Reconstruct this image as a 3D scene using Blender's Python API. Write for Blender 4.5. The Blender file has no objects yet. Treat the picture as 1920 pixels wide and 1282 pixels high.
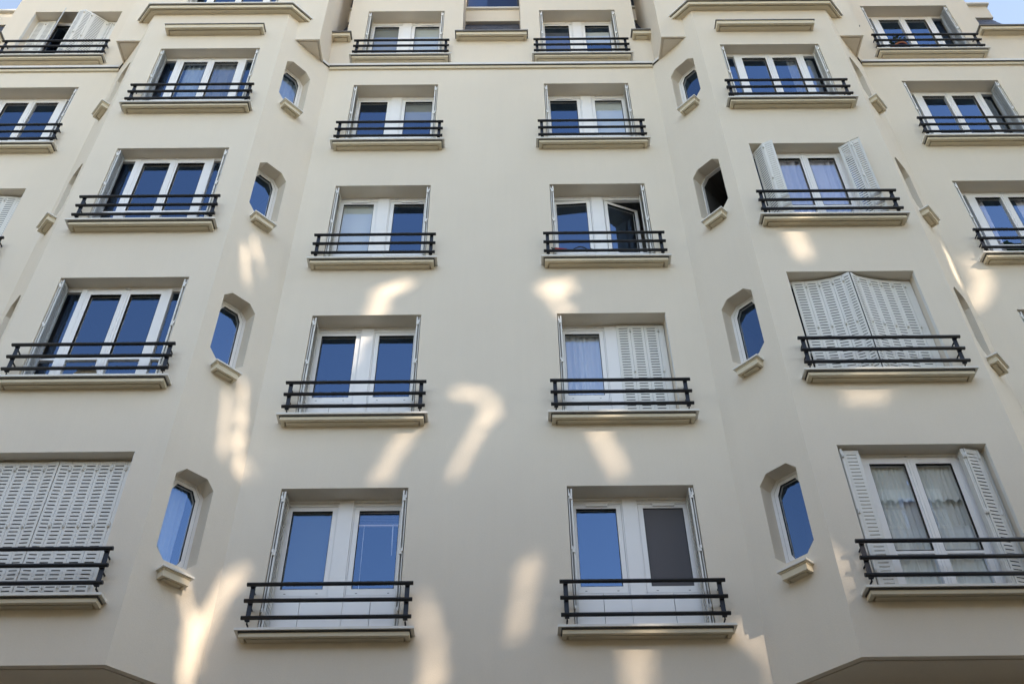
import bpy, math, random
from mathutils import Vector, Matrix
random.seed(7)
S = bpy.context.scene
COL = S.collection

# ------------------------------------------------------------------ materials
def new_mat(name):
    m = bpy.data.materials.new(name); m.use_nodes = True
    nt = m.node_tree; nt.nodes.clear()
    out = nt.nodes.new('ShaderNodeOutputMaterial')
    return m, nt, out

def pbr(name, col, rough=0.6, metal=0.0, var=0.0, vscale=2.0, bump=0.0, bscale=60.0, spec=0.5, streak=0.0, fine=0.0):
    m, nt, out = new_mat(name)
    N, L = nt.nodes, nt.links
    b = N.new('ShaderNodeBsdfPrincipled')
    b.inputs['Roughness'].default_value = rough
    b.inputs['Metallic'].default_value = metal
    b.inputs['Specular IOR Level'].default_value = spec
    b.inputs['Base Color'].default_value = (*col, 1)
    L.new(b.outputs[0], out.inputs[0])
    tc = N.new('ShaderNodeTexCoord')
    if var > 0 or streak > 0 or fine > 0:
        last = None
        def layer(scale3, amount, detail=4.0):
            nonlocal last
            mp = N.new('ShaderNodeMapping'); mp.inputs['Scale'].default_value = scale3
            L.new(tc.outputs['Object'], mp.inputs['Vector'])
            nz = N.new('ShaderNodeTexNoise'); nz.inputs['Scale'].default_value = 1.0
            nz.inputs['Detail'].default_value = detail; nz.inputs['Roughness'].default_value = 0.6
            L.new(mp.outputs[0], nz.inputs['Vector'])
            mr = N.new('ShaderNodeMapRange')
            mr.inputs['From Min'].default_value = 0.25; mr.inputs['From Max'].default_value = 0.75
            mr.inputs['To Min'].default_value = 1.0 - amount; mr.inputs['To Max'].default_value = 1.0 + amount
            L.new(nz.outputs['Fac'], mr.inputs['Value'])
            if last is None: last = mr.outputs[0]
            else:
                mu = N.new('ShaderNodeMath'); mu.operation = 'MULTIPLY'
                L.new(last, mu.inputs[0]); L.new(mr.outputs[0], mu.inputs[1]); last = mu.outputs[0]
        if var > 0: layer((vscale,) * 3, var)
        if streak > 0: layer((9.0, 9.0, 0.55), streak, 3.0)
        if fine > 0: layer((55.0,) * 3, fine, 2.0)
        vm = N.new('ShaderNodeVectorMath'); vm.operation = 'SCALE'
        vm.inputs[0].default_value = col
        L.new(last, vm.inputs['Scale']); L.new(vm.outputs[0], b.inputs['Base Color'])
    if bump > 0:
        nz = N.new('ShaderNodeTexNoise'); nz.inputs['Scale'].default_value = bscale; nz.inputs['Detail'].default_value = 5
        L.new(tc.outputs['Object'], nz.inputs['Vector'])
        bp = N.new('ShaderNodeBump'); bp.inputs['Strength'].default_value = bump; bp.inputs['Distance'].default_value = 0.01
        L.new(nz.outputs['Fac'], bp.inputs['Height']); L.new(bp.outputs[0], b.inputs['Normal'])
    return m

WALLC = (0.750, 0.672, 0.575)
M = {}
M['plaster'] = pbr('cream_plaster', WALLC, 0.85, var=0.035, vscale=0.45, bump=0.22, bscale=90, spec=0.2, streak=0.010, fine=0.02)
M['trim'] = pbr('cream_trim', (0.70, 0.615, 0.475), 0.7, var=0.03, vscale=1.2, spec=0.3, streak=0.02)
M['coping'] = pbr('pale_metal_coping', (0.74, 0.71, 0.66), 0.42, var=0.05, vscale=3, spec=0.5)
M['pvc'] = pbr('white_pvc', (0.85, 0.84, 0.84), 0.33, var=0.02, vscale=1.5, spec=0.5)
M['shutter'] = pbr('white_shutter_paint', (0.74, 0.73, 0.70), 0.42, var=0.03, vscale=3, spec=0.5)
M['galva'] = pbr('galvanised_sheet', (0.46, 0.49, 0.52), 0.45, var=0.10, vscale=14, spec=0.5)
M['iron'] = pbr('anthracite_paint', (0.010, 0.011, 0.015), 0.5, var=0.1, vscale=6, spec=0.3)
M['post'] = pbr('anthracite_flat_bar', (0.014, 0.020, 0.036), 0.5, var=0.1, vscale=6, spec=0.35)
M['zinc'] = pbr('grey_zinc', (0.16, 0.155, 0.15), 0.5, var=0.1, vscale=4, spec=0.5)
M['lead'] = pbr('dark_flashing', (0.045, 0.042, 0.040), 0.6)  # near-black standing in for shade under copings and flashings
M['slate'] = pbr('blue_slate', (0.030, 0.038, 0.062), 0.45, var=0.25, vscale=5, bump=0.5, bscale=12)
M['navy'] = pbr('navy_panel', (0.009, 0.028, 0.090), 0.3, spec=0.08)
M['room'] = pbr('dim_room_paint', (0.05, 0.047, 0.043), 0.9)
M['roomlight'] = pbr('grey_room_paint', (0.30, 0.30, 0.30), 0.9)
M['shopdark'] = pbr('dark_green_shopfront', (0.035, 0.04, 0.036), 0.4)
M['asphalt'] = pbr('asphalt', (0.045, 0.044, 0.042), 0.9, var=0.15, vscale=1, bump=0.3, bscale=200)
M['paving'] = pbr('pavement_stone', (0.12, 0.10, 0.075), 0.85, var=0.1, vscale=1.5, bump=0.2, bscale=80)
M['kerb'] = pbr('granite_kerb', (0.33, 0.32, 0.31), 0.8, var=0.1, vscale=8)
M['limestone'] = pbr('limestone', (0.84, 0.64, 0.42), 0.85, var=0.06, vscale=0.6)
M['limedark'] = pbr('carved_limestone', (0.40, 0.36, 0.29), 0.85, var=0.1, vscale=2)
M['roofzinc'] = pbr('roof_zinc', (0.22, 0.24, 0.27), 0.45, var=0.08, vscale=2)
M['bark'] = pbr('bark', (0.16, 0.12, 0.08), 0.95, var=0.3, vscale=3, bump=0.6, bscale=9)
M['leaf'] = pbr('leaf_green', (0.045, 0.085, 0.022), 0.6, var=0.3, vscale=0.7)
M['plantleaf'] = pbr('pot_plant_leaf', (0.022, 0.055, 0.014), 0.5, var=0.3, vscale=9)
M['terra'] = pbr('terracotta_rim', (0.42, 0.13, 0.06), 0.7)
M['bluepot'] = pbr('blue_glazed_pot', (0.012, 0.03, 0.11), 0.25)
M['soil'] = pbr('potting_soil', (0.03, 0.02, 0.014), 0.95)
M['rubber'] = pbr('black_rubber', (0.010, 0.010, 0.012), 0.45)
M['redgrip'] = pbr('red_plastic', (0.42, 0.015, 0.015), 0.4)
M['rag'] = pbr('mottled_cloth', (0.30, 0.24, 0.17), 0.95, var=0.5, vscale=22, bump=0.8, bscale=40)
M['slotdark'] = pbr('inner_leaf_grey', (0.15, 0.15, 0.15), 0.8)  # dark tone painted as the shade inside shutter slots
M['seal'] = pbr('dark_gasket', (0.02, 0.02, 0.021), 0.6)
M['steel'] = pbr('brushed_steel', (0.5, 0.5, 0.5), 0.35, metal=1.0)

def fabric(name, col, trans=0.35, see=0.0, var=0.05):
    m, nt, out = new_mat(name); N, L = nt.nodes, nt.links
    d = N.new('ShaderNodeBsdfDiffuse'); d.inputs['Color'].default_value = (*col, 1)
    t = N.new('ShaderNodeBsdfTranslucent'); t.inputs['Color'].default_value = (*col, 1)
    mx = N.new('ShaderNodeMixShader'); mx.inputs[0].default_value = trans
    L.new(d.outputs[0], mx.inputs[1]); L.new(t.outputs[0], mx.inputs[2])
    last = mx
    if see > 0:
        tr = N.new('ShaderNodeBsdfTransparent'); m2 = N.new('ShaderNodeMixShader'); m2.inputs[0].default_value = see
        L.new(mx.outputs[0], m2.inputs[1]); L.new(tr.outputs[0], m2.inputs[2]); last = m2
    L.new(last.outputs[0], out.inputs[0])
    return m
M['sheer'] = fabric('white_voile', (0.90, 0.89, 0.87), 0.3, 0.08)
M['lace'] = fabric('white_lace', (0.95, 0.94, 0.92), 0.10, 0.04)
M['lavender'] = fabric('lavender_voile', (0.88, 0.82, 0.86), 0.3, 0.10)
M['bluecurtain'] = fabric('pale_blue_curtain', (0.50, 0.60, 0.72), 0.3, 0.0)
M['greycurtain'] = fabric('grey_net', (0.42, 0.43, 0.43), 0.3, 0.25)
M['blindwhite'] = fabric('white_blind', (0.82, 0.84, 0.80), 0.2)
M['blindgrey'] = fabric('grey_blind', (0.42, 0.42, 0.39), 0.2)
M['blinddark'] = fabric('charcoal_screen', (0.125, 0.122, 0.134), 0.0)
M['blindsteel'] = fabric('bluish_grey_screen', (0.085, 0.095, 0.075), 0.1)
M['blindbrown'] = fabric('brown_slat_blind', (0.10, 0.062, 0.058), 0.1)
M['blindrose'] = fabric('rose_slat_blind', (0.85, 0.70, 0.70), 0.1)

def glass_mat(name, F0=0.165, tint=(0.30, 0.57, 1.0), trans=(0.94, 0.95, 0.94)):
    m, nt, out = new_mat(name); N, L = nt.nodes, nt.links
    # Schlick reflectance, the same from both sides of the pane
    ge = N.new('ShaderNodeNewGeometry'); dt = N.new('ShaderNodeVectorMath'); dt.operation = 'DOT_PRODUCT'
    L.new(ge.outputs['Normal'], dt.inputs[0]); L.new(ge.outputs['Incoming'], dt.inputs[1])
    def mth(op, a, b_):
        n = N.new('ShaderNodeMath'); n.operation = op
        for i, v in enumerate((a, b_)):
            if v is None: continue
            if isinstance(v, (int, float)): n.inputs[i].default_value = v
            else: L.new(v, n.inputs[i])
        return n.outputs[0]
    c = mth('ABSOLUTE', dt.outputs['Value'], None)
    p5 = mth('POWER', mth('SUBTRACT', 1.0, c), 5.0)
    fr = mth('MINIMUM', mth('ADD', mth('MULTIPLY', p5, 1 - F0), F0), 0.42)
    tr = N.new('ShaderNodeBsdfTransparent'); tr.inputs[0].default_value = (*trans, 1)
    g = N.new('ShaderNodeBsdfGlossy'); g.inputs['Roughness'].default_value = 0.0
    g.inputs['Color'].default_value = (*tint, 1)
    # slight waviness of real panes
    tc = N.new('ShaderNodeTexCoord'); nz = N.new('ShaderNodeTexNoise'); nz.inputs['Scale'].default_value = 1.1
    bp = N.new('ShaderNodeBump'); bp.inputs['Strength'].default_value = 0.03; bp.inputs['Distance'].default_value = 0.02
    L.new(tc.outputs['Object'], nz.inputs['Vector']); L.new(nz.outputs['Fac'], bp.inputs['Height'])
    L.new(bp.outputs[0], g.inputs['Normal'])
    mx = N.new('ShaderNodeMixShader')
    L.new(fr, mx.inputs[0]); L.new(tr.outputs[0], mx.inputs[1]); L.new(g.outputs[0], mx.inputs[2])
    L.new(mx.outputs[0], out.inputs[0])
    return m
M['glass'] = glass_mat('double_glazing')

# ------------------------------------------------------------------ mesh builder
class MB:
    def __init__(s): s.v = []; s.f = []; s.mi = []; s.cur = 0; s.sm = []
    def face(s, pts, smooth=False):
        i = len(s.v); s.v += [tuple(p) for p in pts]; s.f.append(tuple(range(i, i + len(pts)))); s.mi.append(s.cur); s.sm.append(smooth); return s
    def box(s, x0, x1, y0, y1, z0, z1):
        i = len(s.v)
        s.v += [(x0, y0, z0), (x1, y0, z0), (x1, y1, z0), (x0, y1, z0), (x0, y0, z1), (x1, y0, z1), (x1, y1, z1), (x0, y1, z1)]
        for q in ((0, 3, 2, 1), (4, 5, 6, 7), (0, 1, 5, 4), (1, 2, 6, 5), (2, 3, 7, 6), (3, 0, 4, 7)):
            s.f.append(tuple(i + k for k in q)); s.mi.append(s.cur); s.sm.append(False)
        return s
    def tube(s, pts, r, n=10, cap=True):
        pts = [Vector(p) for p in pts]; rings = []
        rs = r if isinstance(r, (list, tuple)) else [r] * len(pts)
        for k, p in enumerate(pts):
            d = (pts[min(k + 1, len(pts) - 1)] - pts[max(k - 1, 0)]).normalized()
            a = d.cross(Vector((0, 0, 1)))
            if a.length < 1e-4: a = d.cross(Vector((1, 0, 0)))
            a.normalize(); b = d.cross(a)
            i = len(s.v)
            for j in range(n):
                t = 2 * math.pi * j / n
                s.v.append(tuple(p + (a * math.cos(t) + b * math.sin(t)) * rs[k]))
            rings.append(i)
        for k in range(len(rings) - 1):
            for j in range(n):
                s.f.append((rings[k] + j, rings[k] + (j + 1) % n, rings[k + 1] + (j + 1) % n, rings[k + 1] + j)); s.mi.append(s.cur); s.sm.append(True)
        if cap:
            s.f.append(tuple(rings[0] + j for j in reversed(range(n)))); s.mi.append(s.cur); s.sm.append(False)
            s.f.append(tuple(rings[-1] + j for j in range(n))); s.mi.append(s.cur); s.sm.append(False)
        return s
    def mesh(s, name, *mats):
        me = bpy.data.meshes.new(name); me.from_pydata(s.v, [], s.f)
        for m in mats: me.materials.append(M[m] if isinstance(m, str) else m)
        me.polygons.foreach_set('material_index', s.mi); me.polygons.foreach_set('use_smooth', s.sm)
        me.update(); return me
    def build(s, name, mats, parent=None, loc=(0, 0, 0), rz=0.0):
        if isinstance(mats, str): mats = (mats,)
        return put(name, s.mesh(name, *mats), parent, loc, rz)

def put(name, me, parent=None, loc=(0, 0, 0), rz=0.0):
    o = bpy.data.objects.new(name, me); COL.objects.link(o)
    o.parent = parent; o.location = loc; o.rotation_euler = (0, 0, rz); return o
def empty(name, loc=(0, 0, 0)):
    o = bpy.data.objects.new(name, None); o.empty_display_size = 0.3; COL.objects.link(o); o.location = loc; return o
def tag(o, label, cat, group=None, kind=None):
    if label: o['label'] = label
    if cat: o['category'] = cat
    if group: o['group'] = group
    if kind: o['kind'] = kind
    return o
CACHE = {}
def cached(key, fn):
    if key not in CACHE: CACHE[key] = fn()
    return CACHE[key]

# ------------------------------------------------------------------ geometry helpers
def offset_line(path, d, endy=None):
    """offset an open plan polyline to its left by d; ends slide along y = endy (when given)"""
    n = len(path); segs = []
    for i in range(n - 1):
        a, b = Vector(path[i]), Vector(path[i + 1]); t = (b - a).normalized(); nn = Vector((-t.y, t.x))
        segs.append((a + nn * d, t))
    def isect(p, t, q, u):
        den = t.x * u.y - t.y * u.x; w = q - p
        return p + t * ((w.x * u.y - w.y * u.x) / den)
    out = []
    for i in range(n):
        if i == 0 or i == n - 1:
            p, t = segs[0] if i == 0 else segs[-1]
            ey = path[i][1] if endy is None else endy
            if abs(t.y) > 1e-6: out.append(p + t * ((ey - p.y) / t.y))
            else: out.append(Vector((path[i][0], p.y)))
        else: out.append(isect(*segs[i - 1], *segs[i]))
    return [(q.x, q.y) for q in out]

def prism(mb, path, z0, z1, top=True, groove=None, bottom=True, sides=True):
    """solid standing on an open plan path (wall closes it). path runs so that the solid lies on its left."""
    for a, b in zip(path[:-1], path[1:]) if sides else ():
        mb.face([(*a, z0), (*b, z0), (*b, z1), (*a, z1)])
    if top: mb.face([(*p, z1) for p in path])
    if bottom:
        if groove:
            d1, d2, dep = groove
            p1, p2 = offset_line(path, d1), offset_line(path, d2)
            for i in range(len(path) - 1):
                mb.face([(*path[i + 1], z0), (*path[i], z0), (*p1[i], z0), (*p1[i + 1], z0)])
                mb.face([(*p1[i + 1], z0), (*p1[i], z0), (*p1[i], z0 + dep), (*p1[i + 1], z0 + dep)])
                mb.face([(*p1[i + 1], z0 + dep), (*p1[i], z0 + dep), (*p2[i], z0 + dep), (*p2[i + 1], z0 + dep)])
                mb.face([(*p2[i + 1], z0 + dep), (*p2[i], z0 + dep), (*p2[i], z0), (*p2[i + 1], z0)])
            mb.face([(*p, z0) for p in reversed(p2)])
        else: mb.face([(*p, z0) for p in reversed(path)])
    return mb

def wall_rects(mb, x0, x1, z0, z1, holes, y, depth, head=True, foot=True):
    """wall in plane y facing -y with rectangular openings; holes = [(xa, xb, za, zb)]"""
    xs = sorted({x0, x1, *[h[0] for h in holes], *[h[1] for h in holes]})
    zs = sorted({z0, z1, *[h[2] for h in holes], *[h[3] for h in holes]})
    for i in range(len(xs) - 1):
        for j in range(len(zs) - 1):
            cx, cz = (xs[i] + xs[i + 1]) / 2, (zs[j] + zs[j + 1]) / 2
            if any(h[0] < cx < h[1] and h[2] < cz < h[3] for h in holes): continue
            mb.face([(xs[i], y, zs[j]), (xs[i + 1], y, zs[j]), (xs[i + 1], y, zs[j + 1]), (xs[i], y, zs[j + 1])])
    for a, b, c, d in holes:
        e = y + depth
        mb.face([(a, y, c), (a, y, d), (a, e, d), (a, e, c)]); mb.face([(b, y, d), (b, y, c), (b, e, c), (b, e, d)])
        if head: mb.face([(a, y, d), (b, y, d), (b, e, d), (a, e, d)])
        if foot: mb.face([(b, y, c), (a, y, c), (a, e, c), (b, e, c)])
    return mb

# ------------------------------------------------------------------ site numbers
ZL = [8.633 + 2.9 * k for k in range(5)]      # lintel heights of the storeys
BAY_Y, BOX_Y, UP_Y, WUP_Y = -0.744, -0.585, 0.15, 0.11
XC, XF, XG, XW = 2.93, 3.62, 6.05, 6.74       # wall/cheek, cheek/front, front/cheek, cheek/wing
CX, BX, WX = 1.6877, 4.8145, 8.17             # window centres
CH, BH, WH = 0.75, 0.85, 0.86                 # opening half widths
OPEN = 1.88
XEND = 10.7
CREC, BREC = 0.255, 0.19                      # recess of frames

B = empty('apartment_building', (0, 0, 0))
tag(B, 'cream rendered apartment building with two bay columns, white windows and dark rail balconettes', 'building')

def hole(cx, h, k): return (cx - h, cx + h, ZL[k] - OPEN, ZL[k])

# centre wall
mb = MB()
wall_rects(mb, -XC, XC, 0.0, 17.82, [hole(s * CX, CH, k) for s in (-1, 1) for k in range(4)], 0.0, CREC + 0.09)
mb.build('wall', 'plaster', B)
# wings
for s in (-1, 1):
    mb = MB(); a, b = sorted((s * XW, s * XEND))
    wall_rects(mb, a, b, 0.0, 17.82, [hole(s * WX, WH, k) for k in range(4)], 0.0, CREC + 0.09)
    mb.build('wall', 'plaster', B)
    mb = MB()                                                       # ground storey behind the bay, gable end
    mb.face([(a, 0, 0), (b, 0, 0), (b, 0, 0.001), (a, 0, 0.001)]) if False else None
    a, b = sorted((s * XC, s * XW))
    mb.face([(a, 0, 0), (b, 0, 0), (b, 0, 6.2), (a, 0, 6.2)])
    e = s * XEND
    mb.face([(e, 0, 0), (e, 9, 0), (e, 9, 19.1), (e, 0, 19.1)])
    mb.build('wall', 'plaster', B)
mb = MB(); mb.face([(XEND, 9, 0), (-XEND, 9, 0), (-XEND, 9, 21), (XEND, 9, 21)]); mb.build('wall', 'plaster', B)

# octagonal opening on a cheek, in (s along the cheek from its front edge, z)
OC = 0.44
def octa(zl, grow=0.0):
    a, b, t, q = 0.14, 0.25, zl - 0.083, 0.115
    a += grow * 0.42; b += grow; t += grow
    lo = zl - 1.27 - grow
    return [(OC - a, lo), (OC + a, lo), (OC + b, lo + q), (OC + b, t - q), (OC + a, t), (OC - a, t), (OC - b, t - q), (OC - b, lo + q)]
OREC = 0.20
def cheek_frame(p0, p1):
    """returns function mapping (s, d inward, z) to world for a cheek running p0 (front) -> p1 (wall)"""
    a, b = Vector((*p0, 0)), Vector((*p1, 0)); t = (b - a).normalized()
    return a, t
CHEEKS = []
for s in (-1, 1):
    for inner in (True, False):
        xf, xw = (s * XF, s * XC) if inner else (s * XG, s * XW)
        a, t = cheek_frame((xf, BAY_Y), (xw, 0.0))
        # outward normal points to -y side
        n = Vector((t.y, -t.x, 0))
        if n.y > 0: n = -n
        CHEEKS.append((s, inner, a, t, -n, (Vector((xw, 0, 0)) - a).length))
BAY_Z0, BAY_Z1 = 6.08, 18.50
for s in (-1, 1):
    mb = MB()
    a, b = sorted((s * XF, s * XG))
    wall_rects(mb, a, b, BAY_Z0, BAY_Z1, [hole(s * BX, BH, k) for k in range(4)], BAY_Y, BREC + 0.09)
    for (ss, inner, o, t, inn, ln) in CHEEKS:
        if ss != s: continue
        P = lambda u, d, z: tuple(o + t * u + inn * d + Vector((0, 0, z)))
        zb = [BAY_Z0] + [ZL[k] + 0.45 for k in range(3)] + [17.885]
        ub = ln * (BOX_Y - BAY_Y) / -BAY_Y + 0.004
        mb.face([P(0, 0, 17.885), P(ub, 0, 17.885), P(ub, 0, BAY_Z1), P(0, 0, BAY_Z1)])
        for k in range(4):
            q = octa(ZL[k]); z0, z1 = zb[k], zb[k + 1]
            R = [(0, z0), (ln, z0), (ln, z1), (0, z1)]
            for poly in ([R[0], R[1], q[1], q[0]], [R[1], q[2], q[1]], [R[1], R[2], q[3], q[2]], [R[2], q[4], q[3]],
                         [R[2], R[3], q[5], q[4]], [R[3], q[6], q[5]], [R[3], R[0], q[7], q[6]], [R[0], q[0], q[7]]):
                mb.face([P(u, 0, z) for u, z in poly])
            for i in range(8):
                u0, u1 = q[i], q[(i + 1) % 8]
                mb.face([P(u0[0], 0, u0[1]), P(u1[0], 0, u1[1]), P(u1[0], OREC + 0.07, u1[1]), P(u0[0], OREC + 0.07, u0[1])])
    path = [(s * XC, 0.0), (s * XF, BAY_Y), (s * XG, BAY_Y), (s * XW, 0.0)]
    if s > 0: pass
    else: path = path[::-1]
    prism(mb, path, BAY_Z0, BAY_Z0 + 0.05, top=False, sides=False, groove=(0.07, 0.095, 0.02))
    mb.build('bay', 'plaster', B)

# string course at the foot of the set-back top storey, with its flashing
def course(xa, xb):
    mb = MB(); prism(mb, [(xa, 0.02), (xa, -0.035), (xb, -0.035), (xb, 0.02)], 17.82, 17.90)
    o = mb.build('string_course', 'trim', B)
    mb = MB(); prism(mb, [(xa, UP_Y + 0.02), (xa, -0.060), (xb, -0.060), (xb, UP_Y + 0.02)], 17.901, 17.963); mb.build('flashing', 'coping', o)
    mb = MB(); prism(mb, [(xa, 0.02), (xa, -0.056), (xb, -0.056), (xb, 0.02)], 17.886, 17.9005); mb.build('flashing_underside', 'lead', o)  # dark strip painting the shade beneath the flashing lip
course(-XC + 0.004, XC - 0.004); course(XW - 0.0, XEND); course(-XEND, -XW)
# flashing strip running up each cheek to the foot of the overhang
for (s, inner, o, t, inn, ln) in CHEEKS:
    P = lambda u, d, z: tuple(o + t * u + inn * d + Vector((0, 0, z)))
    for (z0, z1, d, m, nm) in ((17.901, 17.963, -0.026, 'coping', 'flashing'), (17.8865, 17.9005, -0.022, 'lead', 'flashing_underside')):  # the dark strip continues the painted shade line along the cheek
        mb = MB(); u0, u1 = ln - 0.19, ln + 0.02
        v = [P(u0, d, z0), P(u1, d, z0), P(u1, 0.03, z0), P(u0, 0.03, z0), P(u0, d, z1), P(u1, d, z1), P(u1, 0.03, z1), P(u0, 0.03, z1)]
        for q in ((0, 3, 2, 1), (4, 5, 6, 7), (0, 1, 5, 4), (1, 2, 6, 5), (2, 3, 7, 6), (3, 0, 4, 7)): mb.face([v[i] for i in q])
        mb.build(nm, m, B)

# square upper bay that overhangs the chamfers
BOXI, BOXO, TOP = 3.03, 6.63, 24.0
ZBX = 17.885
for s in (-1, 1):
    mb = MB(); a, b = sorted((s * BOXI, s * BOXO))
    zb4 = 18.60
    wall_rects(mb, a, b, 18.40, TOP, [(s * BX - BH, s * BX + BH, zb4, ZL[4])], BOX_Y, BREC + 0.09)
    for xa, xin in ((s * BOXI, s * (XF - 0.146)), (s * BOXO, s * (XG + 0.146))):
        mb.face([(xa, BOX_Y, ZBX), (xin, BOX_Y, ZBX), (xin, BOX_Y, 18.40), (xa, BOX_Y, 18.40)])
        mb.face([(xa, BOX_Y, ZBX), (xa, 1.6, ZBX), (xa, 1.6, TOP), (xa, BOX_Y, TOP)])
        sg = 1 if (xin - xa) > 0 else -1
        pth = [(xa, -0.10), (xa, BOX_Y), (xin, BOX_Y)]
        # triangular soffit with a drip groove
        A_, B_, C_ = (xa, -0.10), (xa, BOX_Y), (xin, BOX_Y)
        d1, d2, dp = 0.030, 0.048, 0.025
        def tri(d): return [(xa + sg * d, -0.10 - d), (xa + sg * d, BOX_Y + d), (xin - sg * d, BOX_Y + d)]
        t0, t1, t2 = tri(0), tri(d1), tri(d2)
        t1[0] = (t1[0][0], -0.10 - sg * 0); t1[2] = (xin - sg * 0.0, BOX_Y + d1); t2[0] = (t2[0][0], -0.12); t2[2] = (xin - sg * 0.0, BOX_Y + d2)
        for i in range(2):
            mb.face([(*t0[i], ZBX), (*t0[i + 1], ZBX), (*t1[i + 1], ZBX), (*t1[i], ZBX)])
            mb.face([(*t1[i], ZBX), (*t1[i + 1], ZBX), (*t1[i + 1], ZBX + dp), (*t1[i], ZBX + dp)])
            mb.face([(*t1[i], ZBX + dp), (*t1[i + 1], ZBX + dp), (*t2[i + 1], ZBX + dp), (*t2[i], ZBX + dp)])
            mb.face([(*t2[i], ZBX + dp), (*t2[i + 1], ZBX + dp), (*t2[i + 1], ZBX), (*t2[i], ZBX)])
        mb.face([(*p, ZBX) for p in t2])
    mb.face([(a, BOX_Y, TOP), (b, BOX_Y, TOP), (b, 1.6, TOP), (a, 1.6, TOP)])
    mb.build('upper_bay', 'plaster', B)
    # blind ledge under the big ledge
    mb = MB(); h = 0.85; prism(mb, [(s * BX - h, BAY_Y + 0.02), (s * BX - h, BAY_Y - 0.155), (s * BX + h, BAY_Y - 0.155), (s * BX + h, BAY_Y + 0.02)], 17.765, 17.862, groove=(0.043, 0.063, 0.03))
    o = mb.build('ledge', 'trim', B); o['label'] = 'short blind ledge under the wide chamfered ledge'
    mb = MB(); h = 0.868; prism(mb, [(s * BX - h, BAY_Y + 0.02), (s * BX - h, BAY_Y - 0.172), (s * BX + h, BAY_Y - 0.172), (s * BX + h, BAY_Y + 0.02)], 17.862, 17.878); mb.build('coping', 'zinc', o)
    # wide chamfered ledge
    base = [(s * (XF - 0.1475), BOX_Y), (s * XF, BAY_Y), (s * XG, BAY_Y), (s * (XG + 0.1475), BOX_Y)]
    if s < 0: base = base[::-1]
    p = offset_line(base, -0.14, endy=BOX_Y + 0.01)
    mb = MB(); prism(mb, p, 18.495, 18.572, groove=(0.033, 0.052, 0.03)); o = mb.build('ledge', 'trim', B); o['label'] = 'wide ledge with chamfered corners'
    p = offset_line(base, -0.175, endy=BOX_Y + 0.01); mb = MB(); prism(mb, p, 18.588, 18.618); mb.build('coping', 'coping', o)
    p = offset_line(base, -0.15, endy=BOX_Y + 0.01); mb = MB(); prism(mb, p, 18.572, 18.588); mb.build('drip_gap', 'lead', o)  # dark band painted as shade under the ledge coping

# set-back top storey: centre apron, piers, ledges, slates, parapet, guard
mb = MB()
wall_rects(mb, -BOXI, BOXI, 17.90, 19.10, [(s * CX - CH, s * CX + CH, ZL[4] - OPEN, 19.10) for s in (-1, 1)], UP_Y, CREC + 0.09, head=False)
mb.build('wall', 'plaster', B)
def pier(xa, xb, cx, h, y):
    mb = MB(); wall_rects(mb, xa, xb, 19.10, TOP, [(cx - h, cx + h, 19.10, ZL[4])], y, CREC + 0.09, foot=False)
    for x in (xa, xb): mb.face([(x, y, 19.0), (x, 2.0, 19.0), (x, 2.0, TOP), (x, y, TOP)])
    mb.face([(xa, y, TOP), (xb, y, TOP), (xb, 2, TOP), (xa, 2, TOP)])
    mb.build('dormer_wall', 'plaster', B)
PI0, PI1 = 0.5635, 2.79
WP0, WP1 = 6.89, 9.45
for s in (-1, 1):
    a, b = sorted((s * PI0, s * PI1)); pier(a, b, s * CX, CH, UP_Y)
    a, b = sorted((s * WP0, s * WP1)); pier(a, b, s * WX, WH, WUP_Y)
    mb = MB(); a, b = sorted((s * BOXO, s * XEND))
    wall_rects(mb, a, b, 17.90, 19.10, [(s * WX - WH, s * WX + WH, ZL[4] - OPEN, 19.10)], WUP_Y, CREC + 0.09, head=False); mb.build('wall', 'plaster', B)
def roof_ledge(xa, xb, y, la=0.0, lb=0.0):
    mb = MB(); prism(mb, [(xa, y + 0.02), (xa, y - 0.145), (xb, y - 0.145), (xb, y + 0.02)], 19.065, 19.150, groove=(0.04, 0.06, 0.03))
    o = mb.build('ledge', 'trim', B)
    mb = MB(); prism(mb, [(xa - la, y + 0.1), (xa - la, y - 0.175), (xb + lb, y - 0.175), (xb + lb, y + 0.1)], 19.151, 19.180); mb.build('coping', 'zinc', o)
roof_ledge(-0.67, 0.67, UP_Y, 0.025, 0.025)
for s in (-1, 1):
    e = (s * BOXI, s * 2.69); roof_ledge(min(e), max(e), UP_Y, *( (0.0, 0.03) if s < 0 else (0.03, 0.0)))
    e = (s * BOXO, s * 6.98); roof_ledge(min(e), max(e), WUP_Y, *( (0.03, 0.0) if s < 0 else (0.0, 0.03)))
    e = (s * 9.314, s * XEND); roof_ledge(min(e), max(e), WUP_Y, *( (0.0, 0.03) if s < 0 else (0.03, 0.0)))
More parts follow.
